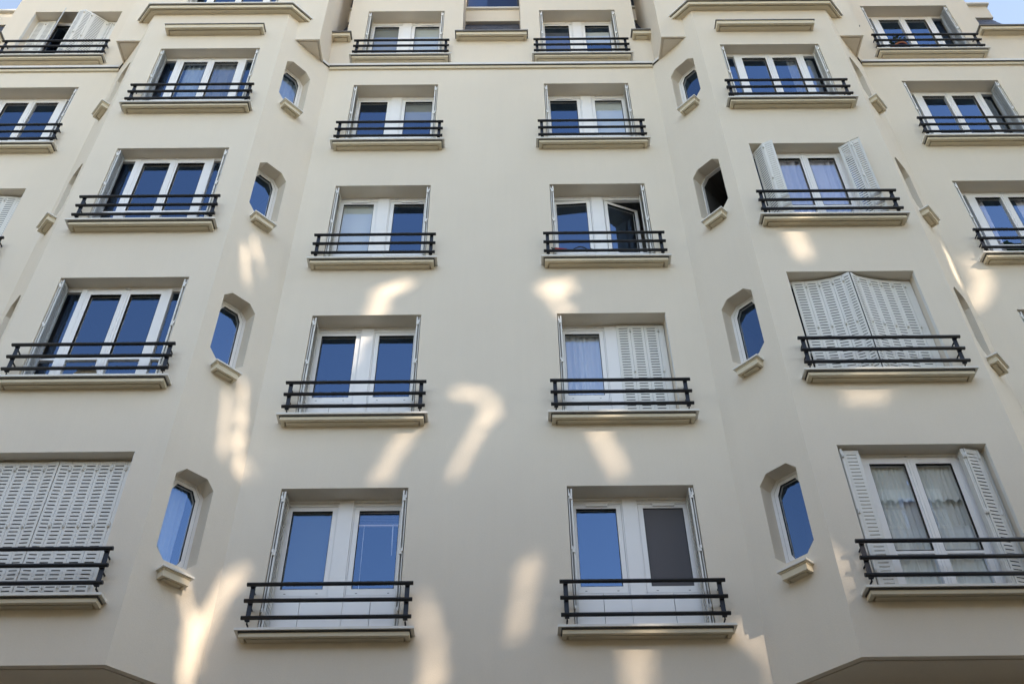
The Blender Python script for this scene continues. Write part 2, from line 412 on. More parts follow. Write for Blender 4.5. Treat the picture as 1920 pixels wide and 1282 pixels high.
def slates(xa, xb, xb2=None, y0=0.17):
    xb2 = xb if xb2 is None else xb2
    mb = MB(); n = 16
    for i in range(n):
        f0, f1 = i / n, (i + 1) / n
        y, z = y0 + 0.75 * f0, 19.13 + 1.93 * f0; y2, z2 = y0 + 0.75 * f1, 19.13 + 1.93 * f1
        r0, r1 = xb + (xb2 - xb) * f0, xb + (xb2 - xb) * f1
        l0, l1 = xa, xa
        w = 0.22; x = min(l0, r0) - (0.11 if i % 2 else 0.0); hi = max(l0, r0)
        while x < hi:
            p0, p1 = max(x, min(l0, r0)), min(x + w - 0.004, hi)
            if p1 - p0 > 0.01:
                lift = 0.010 + random.uniform(0, 0.006)
                mb.face([(p0, y - lift, z), (p1, y - lift, z), (p1, y2 - 0.002, z2 + 0.015), (p0, y2 - 0.002, z2 + 0.015)])
                mb.face([(p0, y - lift, z), (p0, y + 0.004, z), (p1, y + 0.004, z), (p1, y - lift, z)])
            x += w
    mb.face([(xa, y0 + 0.012, 19.13), (xb, y0 + 0.012, 19.13), (xb2, y0 + 0.762, 21.06), (xa, y0 + 0.762, 21.06)])
    return mb.build('slate_roof', 'slate', B)
def attic(xa, xb):
    mb = MB(); mb.box(xa, xb, 0.85, 1.5, 21.09, 21.56); mb.build('parapet', 'plaster', B)
    mb = MB(); mb.box(xa - 0.0, xb + 0.0, 0.80, 1.3, 21.562, 21.61); mb.build('coping', 'coping', B)
    mb = MB()
    for x in (xa + 0.02, xb - 0.02): mb.box(x - 0.02, x + 0.02, 0.86, 0.90, 21.61, 22.7)
    mb.box(xa + 0.04, xb - 0.04, 0.862, 0.898, 21.63, 21.67); mb.box(xa + 0.04, xb - 0.04, 0.862, 0.898, 22.62, 22.66)
    o = mb.build('roof_guard', 'iron', B)
    mb = MB(); mb.box(xa + 0.042, xb - 0.042, 0.875, 0.885, 21.68, 22.61); mb.build('guard_panel', 'navy', o)
slates(-PI0, PI0); attic(-PI0, PI0)
for s in (-1, 1):
    a, b = sorted((s * PI1, s * BOXI)); slates(a, b); attic(a, b)
    a, b = sorted((s * BOXO, s * WP0)); slates(a, b); attic(a, b)
    slates(s * WP1, s * 10.22, s * 10.5, y0=0.14)
    a, b = sorted((s * WP1, s * 10.52))
    mb = MB(); mb.box(a, b, 0.85, 1.5, 21.09, 21.56); mb.build('parapet', 'plaster', B)
    mb = MB(); mb.box(a - (0.04 if s < 0 else 0), b + (0.04 if s > 0 else 0), 0.78, 1.3, 21.562, 21.62); mb.build('coping', 'coping', B)
    mb = MB()
    for i in range(9):
        f0, f1 = i / 9, (i + 1) / 9; xo = s * (10.40 - 0.35 * f0); xo1 = s * (10.40 - 0.35 * f1)
        mb.face([(s * WP1, 0.93 + 0.5 * f0 - .01, 21.60 + 1.3 * f0), (xo, 0.93 + 0.5 * f0 - .01, 21.60 + 1.3 * f0), (xo1, 0.93 + 0.5 * f1, 21.62 + 1.3 * f1), (s * WP1, 0.93 + 0.5 * f1, 21.62 + 1.3 * f1)])
    mb.face([(s * 10.40, 0.93, 21.60), (s * 10.40, 3.0, 21.60), (s * 10.05, 3.0, 22.9), (s * 10.05, 1.43, 22.9)])
    mb.build('slate_roof', 'slate', B)
    mb = MB(); xr = s * 10.0
    for i in range(4): mb.tube([(xr - s * 0.18 * i, 1.45, 22.85), (xr - s * 0.18 * i, 1.45, 23.5)], 0.02, 6)
    mb.tube([(xr, 1.45, 23.1), (s * WP1, 1.45, 23.1)], 0.02, 6); mb.build('roof_guard', 'iron', B)
mb = MB(); mb.box(-10.4, 10.4, 1.3, 8.99, 20.9, 21.09); mb.build('roof', 'roofzinc', B)

# ------------------------------------------------------------------ windows
def rects(mb, lst, y0, y1):
    for x0, x1, z0, z1 in lst: mb.box(x0, x1, y0, y1, z0, z1)
    return mb
def ring(mb, x0, x1, z0, z1, w, y0, y1, wb=None):
    wb = wb or w
    return rects(mb, [(x0, x0 + w, z0, z1), (x1 - w, x1, z0, z1), (x0 + w, x1 - w, z1 - w, z1), (x0 + w, x1 - w, z0, z0 + wb)], y0, y1)

def frame_centre(var):
    gb = -1.184 - (0.075 if var else 0)
    mb = MB(); h = CH
    rects(mb, [(-h, -h + 0.052, -OPEN, -0.0435), (h - 0.052, h, -OPEN, -0.0435)], 0.0, 0.06)
    mb.box(-h, h, 0.004, 0.07, -0.034, 0.0)                                      # head board
    for sg in (-1, 1):
        a, b = sorted((sg * 0.10, sg * (h - 0.052)))
        mb.box(a, b, 0.0, 0.06, -0.0865, -0.0435)
        a, b = sorted((sg * 0.086, sg * 0.1005)); mb.box(a, b, 0.0, 0.06, gb - 0.09, -0.0435)
        a, b = sorted((sg * 0.086, sg * (h - 0.052)))
        m_ = (a + b) / 2
        zb = gb - 0.092
        rects(mb, [(a, m_ - 0.003, -OPEN, zb), (m_ + 0.003, b, -OPEN, zb)], 0.006, 0.05)
        mb.tube([(sg * 0.16, -0.004, -0.040), (sg * 0.23, -0.004, -0.040)], 0.008, 6)   # shutter catch
        if var:
            mb.box(a, b, -0.004, 0.03, zb - 0.03, zb - 0.008); mb.box(a, b, -0.002, 0.03, zb - 0.085, zb - 0.065)
    mb.box(-0.085, 0.085, -0.018, 0.06, -OPEN, -0.0345)
    mb.cur = 1
    mb.box(-h + 0.052, h - 0.052, 0.05, 0.052, -0.0435, -0.034)                       # shadow gap
    for sg in (-1, 1):
        if var == 2: continue
    return mb.mesh('window_frame', 'pvc', 'seal')
def casement_centre(var):
    gb = -1.184 - (0.075 if var else 0)
    mb = MB(); ring(mb, 0.1035, 0.6945, gb - 0.086, -0.0895, 0.0575, 0.008, 0.065, 0.086)
    mb.cur = 1; ring(mb, 0.160, 0.638, gb - 0.004, -0.146, 0.004, 0.0065, 0.04)
    for x in (0.22, 0.58): mb.box(x - 0.012, x + 0.012, 0.0072, 0.02, gb - 0.062, gb - 0.056)
    return mb.mesh('casement', 'pvc', 'seal')
def pane_mesh(x0, x1, z0, z1, y):
    mb = MB(); mb.face([(x0, y, z0), (x1, y, z0), (x1, y, z1), (x0, y, z1)]); return mb.mesh('pane', 'glass')

def frame_bay(h):
    mb = MB()
    rects(mb, [(-h, -h + 0.03, -OPEN, -0.036), (h - 0.03, h, -OPEN, -0.036)], 0.0, 0.06)
    mb.box(-h, h, 0.004, 0.07, -0.034, 0.0)
    mb.tube([(-0.03, -0.006, -0.03), (0.03, -0.006, -0.03)], 0.012, 6)
    for sg in (-1, 1):
        a, b = sorted((sg * 0.527, sg * 0.60)); mb.box(a, b, -0.012, 0.06, -OPEN, -0.045)
        a, b = sorted((sg * 0.60, sg * (h - 0.03)))
        mb.box(a, b, 0.0, 0.05, -0.075, -0.045); mb.box(a, b, 0.0, 0.05, -1.31, -1.28); mb.box(a, b, 0.0, 0.05, -OPEN, -1.82)
    mb.box(-0.527, 0.527, -0.004, 0.06, -0.078, -0.045)
    mb.box(-0.527, 0.527, -0.004, 0.06, -OPEN, -1.855)
    mb.cur = 1; mb.box(-h + 0.03, h - 0.03, 0.05, 0.052, -0.045, -0.034)
    return mb.mesh('window_frame', 'pvc', 'seal')
def casement_bay():
    mb = MB(); ring(mb, 0.0015, 0.5255, -1.852, -0.0795, 0.062, -0.008, 0.055, 0.03)
    mb.box(0.0635, 0.4635, -0.006, 0.05, -1.31, -1.275)
    mb.box(0.0015, 0.030, -0.020, -0.008, -1.852, -0.0795)
    mb.cur = 1; ring(mb, 0.0600, 0.467, -1.27, -0.138, 0.0035, -0.0095, 0.03)
    return mb.mesh('casement', 'pvc', 'seal')

def mirrored(me):
    m2 = me.copy(); 
    for v in m2.vertices: v.co.x = -v.co.x
    m2.flip_normals(); return m2

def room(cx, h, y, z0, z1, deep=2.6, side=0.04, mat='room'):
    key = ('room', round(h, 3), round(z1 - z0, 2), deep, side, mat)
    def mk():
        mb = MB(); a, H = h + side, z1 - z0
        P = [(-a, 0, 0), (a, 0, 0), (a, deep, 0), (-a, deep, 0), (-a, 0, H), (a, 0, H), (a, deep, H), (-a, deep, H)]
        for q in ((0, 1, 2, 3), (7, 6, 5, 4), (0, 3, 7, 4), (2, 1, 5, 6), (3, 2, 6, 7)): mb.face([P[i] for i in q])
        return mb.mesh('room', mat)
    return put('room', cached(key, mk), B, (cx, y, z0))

def window(kind, cx, yface, k, var=0, open_right=None, open_left=None, zl=None):
    zl = ZL[k] if zl is None else zl
    rec = CREC if kind == 'c' else (BREC if kind == 'b' else CREC - 0.02)
    y = yface + rec
    if kind == 'c':
        me = cached(('fc', var), lambda: frame_centre(var)); w = put('window', me, B, (cx, y, zl))
        cR = cached(('cc', var), lambda: casement_centre(var)); cL = cached(('ccm', var), lambda: mirrored(casement_centre(var)))
        gb = -1.184 - (0.075 if var else 0)
        pR = cached(('pc', var), lambda: pane_mesh(0.161, 0.637, gb, -0.147, 0.032)); pL = cached(('pcm', var), lambda: pane_mesh(-0.637, -0.161, gb, -0.147, 0.032))
        hx = 0.6945
    else:
        h = BH if kind == 'b' else WH
        me = cached(('fb', h), lambda: frame_bay(h)); w = put('window', me, B, (cx, y, zl))
        cR = cached('cb', casement_bay); cL = cached('cbm', lambda: mirrored(casement_bay()))
        pR = cached('pb', lambda: pane_mesh(0.0635, 0.4635, -1.822, -0.1415, 0.022)); pL = cached('pbm', lambda: pane_mesh(-0.4635, -0.0635, -1.822, -0.1415, 0.022))
        for sg in (-1, 1):
            a, b = sorted((sg * 0.60, sg * (h - 0.03)))
            put('side_pane', cached(('sp', h, sg), lambda: pane_mesh(a, b, -1.82, -0.075, 0.028)), w)
        hx = 0.5255
    for sg, cm, pm, op in ((-1, cL, pL, open_left), (1, cR, pR, open_right)):
        c = put('casement', cm, w); p = put('pane', pm, w)
        if op:                                         # turned inward about the vertical edge given
            hinge_x, ang = op
            for o in (c, p):
                o.matrix_local = Matrix.Translation((hinge_x, 0.05, 0)) @ Matrix.Rotation(ang, 4, 'Z') @ Matrix.Translation((-hinge_x, -0.05, 0))
    h = CH if kind == 'c' else (BH if kind == 'b' else WH)
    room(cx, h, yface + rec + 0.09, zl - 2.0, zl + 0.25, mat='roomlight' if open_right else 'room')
    return w

def vent(w, x0, x1):
    me = cached(('vent', round(x1 - x0, 2)), lambda: MB().box(0, x1 - x0, -0.014, 0.004, -0.014, 0.014).mesh('trickle_vent', 'pvc'))
    o = put('trickle_vent', me, w, (x0, 0, -0.108)); return o

def sill(cx, h, yface, k):
    def mk():
        mb = MB(); a = h + 0.139; prism(mb, [(-a, 0.02), (-a, -0.145), (a, -0.145), (a, 0.02)], -1.968, -1.924, groove=(0.046, 0.066, 0.03), top=True); return mb.mesh('sill', 'trim')
    def mk2():
        mb = MB(); a = h + 0.187; prism(mb, [(-a, 0.02), (-a, -0.181), (a, -0.181), (a, 0.02)], -1.907, -1.880)
        mb.box(-h + 0.002, h - 0.002, 0.02, 0.26, -1.895, -1.8785)
        return mb.mesh('coping', 'coping')
    def mk3():
        mb = MB(); a = h + 0.150; prism(mb, [(-a, 0.02), (-a, -0.156), (a, -0.156), (a, 0.02)], -1.924, -1.907); return mb.mesh('drip_gap', 'lead')  # dark band painted where the coping shades the sill
    o = put('sill', cached(('sill', h), mk), B, (cx, yface, ZL[k]))
    put('coping', cached(('cop', h), mk2), o); put('drip_gap', cached(('gap', h), mk3), o)
    return o

def railing(cx, h, yface, k):
    def mk():
        mb = MB(); a = h + 0.147
        for z in (-1.353, -1.548, -1.748): mb.tube([(-a, -0.138, z), (a, -0.138, z)], 0.0225, 14)
        return mb.mesh('railing', 'iron')
    def mkp():
        mb = MB(); mb.box(-0.025, 0.025, -0.116, -0.104, -1.775, -1.345)
        mb.cur = 1
        for z in (-1.353, -1.548, -1.748): mb.box(-0.023, 0.023, -0.142, -0.102, z - 0.030, z - 0.017)
        for z in (-1.392, -1.588): mb.tube([(0, -0.105, z), (0, 0.01, z - 0.004)], 0.010, 8)
        mb.tube([(0, -0.108, -1.77), (0, -0.108, -1.80), (0, 0.01, -1.81)], 0.010, 8)
        return mb.mesh('post', 'post', 'iron')
    o = put('railing', cached(('rail', h), mk), B, (cx, yface, ZL[k]))
    for sg in (-1, 1): put('post', cached('post', mkp), o, (sg * (h + 0.083), 0, 0))
    return o

# ---- folding metal shutters
LEAFH = 1.835
def leaf_mesh(w, slots, mat):
    key = ('leaf', round(w, 3), slots, mat)
    def mk():
        mb = MB(); h = LEAFH; a, b = w * 0.2, w * 0.8
        def q(x0, x1, z0, z1): mb.face([(x0, 0, z0), (x1, 0, z0), (x1, 0, z1), (x0, 0, z1)])
        if slots:
            q(0, a, -h, 0); q(b, w, -h, 0)
            z = -0.055; top = 0.0
            while z > -h + 0.06:
                q(a, b, z, top)
                # pressed lip behind each slot
                if slots == 'lip': mb.face([(a, 0.0, z), (b, 0.0, z), (b, 0.009, z - 0.010), (a, 0.009, z - 0.010)])
                top = z - 0.0145; z -= 0.048
            q(a, b, -h, top)
        else: q(0, w, -h, 0)
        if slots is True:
            mb.cur = 1; mb.face([(a - .012, 0.0125, -h + 0.03), (b + .012, 0.0125, -h + 0.03), (b + .012, 0.0125, -0.02), (a - .012, 0.0125, -0.02)]); mb.cur = 0  # flat dark backing painting the shade seen through the slots
        for x in (0.0, w):
            mb.face([(x, 0, -h), (x, 0.014, -h), (x, 0.014, 0), (x, 0, 0)])
            s_ = 0.008 if x == 0 else -0.008
            mb.face([(x, 0.014, -h), (x + s_, 0.014, -h), (x + s_, 0.014, 0), (x, 0.014, 0)])
        for z in (0.0, -h): mb.face([(0, 0, z), (w, 0, z), (w, 0.012, z), (0, 0.012, z)])
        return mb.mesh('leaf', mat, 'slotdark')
    return cached(key, mk)
def hinge_mesh():
    mb = MB(); mb.box(-0.013, 0.013, -0.013, 0.006, -0.028, 0.028); mb.tube([(0, -0.014, -0.034), (0, -0.014, 0.034)], 0.006, 6); return mb.mesh('hinge', 'shutter')
def shutter(cx, h, yface, k, pts, side, slots=None, mats=None, channel=0.0, zoff=-0.03):
    """pts: plan polyline, x relative to the opening centre, y relative to the wall face"""
    zl = ZL[k]
    sg = -1 if side == 'l' else 1
    mb = MB(); x = sg * (h - 0.006); x1 = sg * (h - 0.0005)
    mb.box(min(x, x1), max(x, x1), 0.004, 0.06 + channel, -OPEN + 0.002, -0.012)
    o = put('shutter', cached(('chan', round(h, 3), sg, channel), lambda: mb.mesh('shutter', 'shutter')), B, (cx, yface, zl))
    n = len(pts) - 1
    for i in range(n):
        p, q = pts[i], pts[i + 1]
        if q[0] < p[0] and False: p, q = q, p
        d = math.hypot(q[0] - p[0], q[1] - p[1])
        sl = True if slots is None else slots[i]
        mt = 'shutter' if mats is None else mats[i]
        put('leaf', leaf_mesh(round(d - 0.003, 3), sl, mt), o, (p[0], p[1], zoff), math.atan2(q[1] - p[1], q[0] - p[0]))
    for i in range(1, n):
        if i % 2 == 1 or n > 4:
            for z in (-0.13, -0.88, -1.62):
                put('hinge', cached('hinge', hinge_mesh), o, (pts[i][0], pts[i][1] - 0.004, z))
    return o
def folded(cx, h, yface, k, side, rec, inner='shutter'):
    b = rec - 0.03
    sg = -1 if side == 'l' else 1
    X = lambda d: sg * (h - d)
    o = put('shutter', cached(('fold0', h, sg, rec), lambda: MB().box(min(X(.012), X(.023)), max(X(.012), X(.023)), 0.016, b, -LEAFH - 0.03, -0.03).mesh('shutter', 'shutter')), B, (cx, yface, ZL[k]))
    for d0, d1, y0 in ((.026, .028, .060), (.033, .035, .045)):
        put('leaf', cached(('fold', h, sg, rec, d0), lambda: MB().box(min(X(d0), X(d1)), max(X(d0), X(d1)), y0, b, -LEAFH - 0.03, -0.032).mesh('leaf', inner)), o)
    xb = X(.046)
    p, q = ((xb, 0.014), (xb - sg * 0.012, b)) if sg > 0 else ((xb - sg * 0.012, b), (xb, 0.014))
    d = math.hypot(q[0] - p[0], q[1] - p[1])
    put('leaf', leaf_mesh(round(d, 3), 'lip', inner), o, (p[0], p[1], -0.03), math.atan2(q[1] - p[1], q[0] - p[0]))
    put('leaf', cached(('foldf', h, sg), lambda: MB().box(min(X(.041), X(.052)), max(X(.041), X(.052)), 0.012, 0.034, -LEAFH - 0.03, -0.03).mesh('leaf', 'shutter')), o)
    for z in (-0.14, -0.86, -1.60):
        put('hinge', cached(('fhinge', sg), lambda: MB().box(min(0, -sg * .026), max(0, -sg * .026), 0.001, 0.02, -.002, .04).box(min(-sg * .014, -sg * .044), max(-sg * .014, -sg * .044), 0.0, 0.019, -.040, 0.006).mesh('hinge', 'shutter')), o, (X(.010), 0, z))
    return o

# ---- octagonal cheek windows
def oct_window(ci, k, pane_kind='glass', boarded=False):
    s, inner, o, t, inn, ln = CHEEKS[ci]
    ang = math.atan2(t.y, t.x)
    right = (inn - t * 0).normalized()
    # local axes: x along t, y inward
    flip = 1 if Vector((-t.y, t.x, 0)).dot(inn) > 0 else -1
    base = o + inn * OREC
    def ringo(g0, g1, y0, y1, m):
        a, b = octa(0.0, g0), octa(0.0, g1)
        for i in range(8):
            j = (i + 1) % 8
            A, Bq, C, D = a[i], a[j], b[j], b[i]
            m.face([(A[0], flip * y0, A[1]), (Bq[0], flip * y0, Bq[1]), (C[0], flip * y0, C[1]), (D[0], flip * y0, D[1])])
            m.face([(C[0], flip * y0, C[1]), (D[0], flip * y0, D[1]), (D[0], flip * y1, D[1]), (C[0], flip * y1, C[1])])
            m.face([(A[0], flip * y0, A[1]), (Bq[0], flip * y0, Bq[1]), (Bq[0], flip * y1, Bq[1]), (A[0], flip * y1, A[1])])
    def mk():
        m = MB(); ringo(-0.001, -0.012 if boarded else -0.040, 0.0, 0.06, m); return m.mesh('window_frame', 'pvc')
    def mkc():
        m = MB(); ringo(-0.0415, -0.088, 0.004, 0.06, m); m.cur = 1; ringo(-0.040, -0.0415, 0.003, 0.03, m); ringo(-0.0875, -0.0895, 0.0035, 0.03, m); return m.mesh('casement', 'pvc', 'seal')
    def mkp():
        m = MB(); m.face([(u, flip * 0.013, z) for u, z in octa(0.0, -0.0885)]); return m.mesh('pane', 'glass')
    w = put('octagonal_window', cached(('ow', flip, boarded), mk), B, tuple(base + Vector((0, 0, ZL[k]))), ang)
    if not boarded:
        put('casement', cached(('oc', flip), mkc), w); put('pane', cached(('op', flip), mkp), w)
    def mkr():
        m = MB(); f = octa(0.0, 0.0)
        for i in range(8):
            a, b = f[i], f[(i + 1) % 8]
            m.face([(a[0], flip * 0.06, a[1]), (b[0], flip * 0.06, b[1]), (b[0], flip * 0.6, b[1]), (a[0], flip * 0.6, a[1])])
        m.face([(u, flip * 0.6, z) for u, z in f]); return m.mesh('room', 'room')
    put('room', cached(('or', flip), mkr), B, tuple(base + Vector((0, 0, ZL[k]))), ang)
    # small sill
    def mks():
        m = MB(); a = 0.158
        pth = [(OC - a, 0.02), (OC - a, -0.115), (OC + a, -0.115), (OC + a, 0.02)]
        prism(m, pth, -1.510, -1.438, groove=(0.033, 0.049, 0.025))
        if flip < 0: m.v = [(2 * OC - x, -y, z) for x, y, z in m.v]
        return m.mesh('sill', 'trim')
    def mkcp():
        m = MB(); a = 0.190
        prism(m, [(OC - a, 0.02), (OC - a, -0.146), (OC + a, -0.146), (OC + a, 0.02)], -1.422, -1.400); m.box(OC - 0.14, OC + 0.14, 0.02, 0.24, -1.415, -1.352)
        if flip < 0: m.v = [(2 * OC - x, -y, z) for x, y, z in m.v]
        return m.mesh('coping', 'coping')
    def mkg():
        m = MB(); a = 0.166
        prism(m, [(OC - a, 0.02), (OC - a, -0.124), (OC + a, -0.124), (OC + a, 0.02)], -1.438, -1.422)
        if flip < 0: m.v = [(2 * OC - x, -y, z) for x, y, z in m.v]
        return m.mesh('drip_gap', 'trim')
    so = put('sill', cached(('os', flip), mks), B, tuple(o + Vector((0, 0, ZL[k]))), ang)
    put('coping', cached(('ocp', flip), mkcp), so); put('drip_gap', cached(('ogp', flip), mkg), so)
    return w, base, t, inn, flip, ang

OCT = {}
for ci in range(4):
    for k in range(4):
        s, inner = CHEEKS[ci][:2]
        OCT[(s, inner, k)] = oct_window(ci, k, boarded=(s == 1 and inner and k == 2))

# ---- place the tall windows
WIN = {}
for s in (-1, 1):
    for k in range(5):
        yf = UP_Y if k == 4 else 0.0
        var = 1 if k in (1, 2) else 0
        orr = ol = None
        if s == 1 and k == 2: orr = (0.1035, math.radians(21)); ol = (-0.1035, math.radians(-3.5))
        WIN[('c', s, k)] = window('c', s * CX, yf, k, var, orr, ol)
        sill(s * CX, CH, yf, k); railing(s * CX, CH, yf, k)
        folded(s * CX, CH, yf, k, 'l', CREC)
        if not (s == 1 and k == 1): folded(s * CX, CH, yf, k, 'r', CREC)
        # bays
        yb = BAY_Y if k < 4 else BOX_Y
        WIN[('b', s, k)] = window('b', s * BX, yb, k)
        if k < 4: sill(s * BX, BH, yb, k); railing(s * BX, BH, yb, k)
        if not ((s == -1 and k == 0) or (s == 1 and k in (0, 1, 2))):
            folded(s * BX, BH, yb, k, 'l', BREC, 'galva' if s < 0 and k < 4 else 'shutter'); folded(s * BX, BH, yb, k, 'r', BREC)
        yw = WUP_Y if k == 4 else 0.0
        WIN[('w', s, k)] = window('w', s * WX, yw, k)
        sill(s * WX, WH, yw, k); railing(s * WX, WH, yw, k)
        if not (s == -1 and k in (2, 4)):
            folded(s * WX, WH, yw, k, 'l', CREC - 0.02); folded(s * WX, WH, yw, k, 'r', CREC - 0.02, 'galva')
mb = MB()
for x in (0.19, 0.245, 0.30, 0.43, 0.485, 0.54): mb.tube([(x, 0.0045, -1.66), (x, 0.02, -1.66)], 0.010, 8)
mb.build('vent_holes', 'seal', WIN[('c', -1, 0)])
for key in [('c', -1, 4), ('c', 1, 3), ('c', 1, 0), ('c', -1, 2)]:
    for x0 in (-0.52, 0.28): vent(WIN[key], x0, x0 + 0.26)
vent(WIN[('b', 1, 0)], 0.08, 0.34); vent(WIN[('b', -1, 2)], -0.40, -0.10); vent(WIN[('b', -1, 2)], 0.10, 0.40); vent(WIN[('b', 1, 3)], -0.40, -0.10); vent(WIN[('b', 1, 3)], 0.10, 0.40)

# closed / half-open shutters
def even(x0, x1, n, ys): return [(x0 + (x1 - x0) * i / n, ys[i]) for i in range(n + 1)]
y = 0.145
shutter(-BX, BH, BAY_Y, 0, [(-0.835, y), (-0.672, y - 0.002), (-0.508, y), (-0.343, y - 0.002), (-0.178, y), (-0.030, y - 0.012)], 'l')
shutter(-BX, BH, BAY_Y, 0, [(-0.022, y - 0.012), (0.112, y), (0.262, y - 0.002), (0.420, y), (0.580, y - 0.002), (0.745, y), (0.842, y + 0.003)], 'r', slots=[True, True, True, True, True, False])
f = lambda L, dy: [(x - BX, yy - BAY_Y + dy) for x, yy in L]
sh = shutter(BX, BH, BAY_Y, 1, f([(4.060, -.585), (4.232, -.593), (4.405, -.612), (4.575, -.650), (4.705, -.700), (4.788, -.765)], 0.0), 'l')
mb = MB(); mb.box(4.789 - BX, 4.811 - BX, -.752 - BAY_Y, -.742 - BAY_Y, -LEAFH - 0.02, -0.035); mb.build('meeting_gasket', 'seal', sh)  # dark strip added so the gap between the leaves reads dark
shutter(BX, BH, BAY_Y, 1, f([(4.812, -.758), (4.905, -.693), (5.070, -.643), (5.226, -.612), (5.385, -.590), (5.556, -.580), (5.655, -.572)], 0.0), 'r', slots=[True] * 5 + [False])
shutter(BX, BH, BAY_Y, 2, f([(4.000, -.575), (4.053, -.590), (4.160, -.765), (4.299, -.832)], 0.0)[1:], 'l', slots=[True, 'lip'])
shutter(BX, BH, BAY_Y, 2, f([(5.650, -.690), (5.616, -.861), (5.490, -.790), (5.344, -.670)], 0.0)[1:], 'r', slots=['lip', 'lip'])
shutter(BX, BH, BAY_Y, 0, f([(3.985, -.585), (4.010, -.715), (4.036, -.672), (4.224, -.677)], 0.0), 'l', slots=[False, False, 'lip'])
shutter(BX, BH, BAY_Y, 0, f([(5.650, -.590), (5.573, -.656), (5.406, -.695), (5.398, -.600), (5.385, -.690), (5.378, -.600)], 0.0), 'r', slots=[False, 'lip', False, False, False])
shutter(CX, CH, 0.0, 1, [(0.075, 0.222), (0.268, 0.219), (0.463, 0.222), (0.655, 0.219), (0.742, 0.222)], 'r', slots=[True, True, True, False])
g = lambda L, dy=0.0: [(x + WX, yy - WUP_Y + dy) for x, yy in L]
shutter(-WX, WH, WUP_Y, 4, g([(-9.028, .300), (-8.845, .302), (-8.660, .292), (-8.385, .000)], 0.0), 'l', mats=['shutter', 'shutter', 'galva'])
shutter(-WX, WH, WUP_Y, 4, g([(-8.140, .066), (-8.005, .045), (-7.880, .125), (-7.640, .318), (-7.500, .325), (-7.330, .320)], 0.0), 'r')
shutter(-WX, WH, 0.0, 2, [(0.34, 0.12), (0.52, 0.13), (0.70, 0.150), (0.845, 0.155)], 'r')
folded(-WX, WH, 0.0, 2, 'l', CREC - 0.02)

# ------------------------------------------------------------------ curtains and blinds (things of their own, hanging inside)
def curtain(name, x0, x1, y, z0, z1, mat, label, folds=6, amp=0.018, cat='curtain', lean=0.0, seed=1, scallop=0.0):
    rnd = random.Random(seed); nx, nz = max(24, folds * 8), 10
    ph = [rnd.uniform(0, 6.28) for _ in range(4)]
    mb = MB(); W = x1 - x0; idx = []
    for j in range(nz + 1):
        tz = j / nz; row = []
        for i in range(nx + 1):
            tx = i / nx
            wv = math.sin(tx * folds * 6.283 + ph[0]) + 0.45 * math.sin(tx * folds * 2.7 * 3.1 + ph[1] + tz * 0.8)
            yy = y + amp * wv * (0.6 + 0.5 * tz)
            xx = x0 + W * tx + lean * tz * (tx - 0.5) + 0.006 * math.sin(tz * 4 + ph[2] + tx * 9)
            zz = z1 + (z0 - z1) * tz
            if scallop and j == nz: zz += scallop * abs(math.sin(tx * 3.1416 * 4))
            mb.v.append((xx, yy, zz)); row.append(len(mb.v) - 1)
        idx.append(row)
    for j in range(nz):
        for i in range(nx):
            mb.f.append((idx[j][i], idx[j + 1][i], idx[j + 1][i + 1], idx[j][i + 1])); mb.mi.append(0); mb.sm.append(True)
    cx, cz = (x0 + x1) / 2, z0
    mb.v = [(a - cx, b - y, c - cz) for a, b, c in mb.v]
    o = mb.build(name, mat, None, (cx, y, cz)); tag(o, label, cat, 'curtains and blinds behind the windows'); return o
def blind(x0, x1, y, z0, z1, mat, label, slat=None, cord=None):
    cx = (x0 + x1) / 2
    mb = MB(); w = (x1 - x0) / 2
    if slat:
        z = z1
        while z > z0: mb.face([(-w, -0.010, z - z0 - 0.006), (w, -0.010, z - z0 - 0.006), (w, 0.012, z - z0 + 0.010), (-w, 0.012, z - z0 + 0.010)]); z -= slat
        mb.box(-w, w, -0.012, 0.012, -0.012, 0.006)
    else:
        mb.box(-w, w, -0.002, 0.002, 0, z1 - z0); mb.box(-w, w, -0.008, 0.008, -0.018, 0.0)
    o = empty('window_blind', (cx, y, z0)) if cord else None
    b = mb.build('window_blind' if not cord else 'slats', mat, o, (cx, y, z0) if not cord else (0, 0, 0))
    if cord:
        for (x, ln, r) in cord:
            MB().tube([(x, -0.02, 0), (x + 0.01, -0.02, -ln)], r, 6).build('cord', 'pvc', o)
    tag(o or b, label, 'blind', 'curtains and blinds behind the windows'); return o or b
YC = CREC + 0.075
def cz(k, a, b): return ZL[k] + a, ZL[k] + b
def cblind(s, k, side, a, b, mat, label, dy=0.0, **kw):
    x0, x1 = ((0.13, 0.66) if side > 0 else (-0.66, -0.13)); yf = UP_Y if k == 4 else 0.0
    z0, z1 = cz(k, a, b); return blind(s * CX + x0, s * CX + x1, yf + YC + dy, z0, z1, mat, label, **kw)
cblind(-1, 0, -1, -1.24, -0.08, 'blindsteel', 'bluish grey screen lowered behind the left pane of the lowest left flat window')
cblind(-1, 0, 1, -0.31, -0.08, 'blindrose', 'rose slatted blind drawn up with a hanging cord and rod, lowest left flat window', slat=0.022, cord=[(-0.17, 0.85, 0.003), (0.17, 0.42, 0.006)])
z0, z1 = cz(0, -1.182, -0.149); blind(CX + 0.165, CX + 0.633, CREC + 0.024, z0, z1, 'blinddark', 'charcoal screen filling the right pane of the lowest right flat window')
cblind(-1, 2, -1, -1.30, -0.08, 'blindwhite', 'pale roller blind fully lowered behind the left pane, third row of the left flat windows')
cblind(-1, 3, -1, -1.30, -0.08, 'blindbrown', 'reddish brown slatted blind with a thin white cord behind the left pane', slat=0.022, cord=[(0.03, 0.0, 0.003)])
cblind(-1, 3, 1, -0.62, -0.08, 'blindgrey', 'grey blind half drawn behind the pane right of the reddish brown slatted blind')
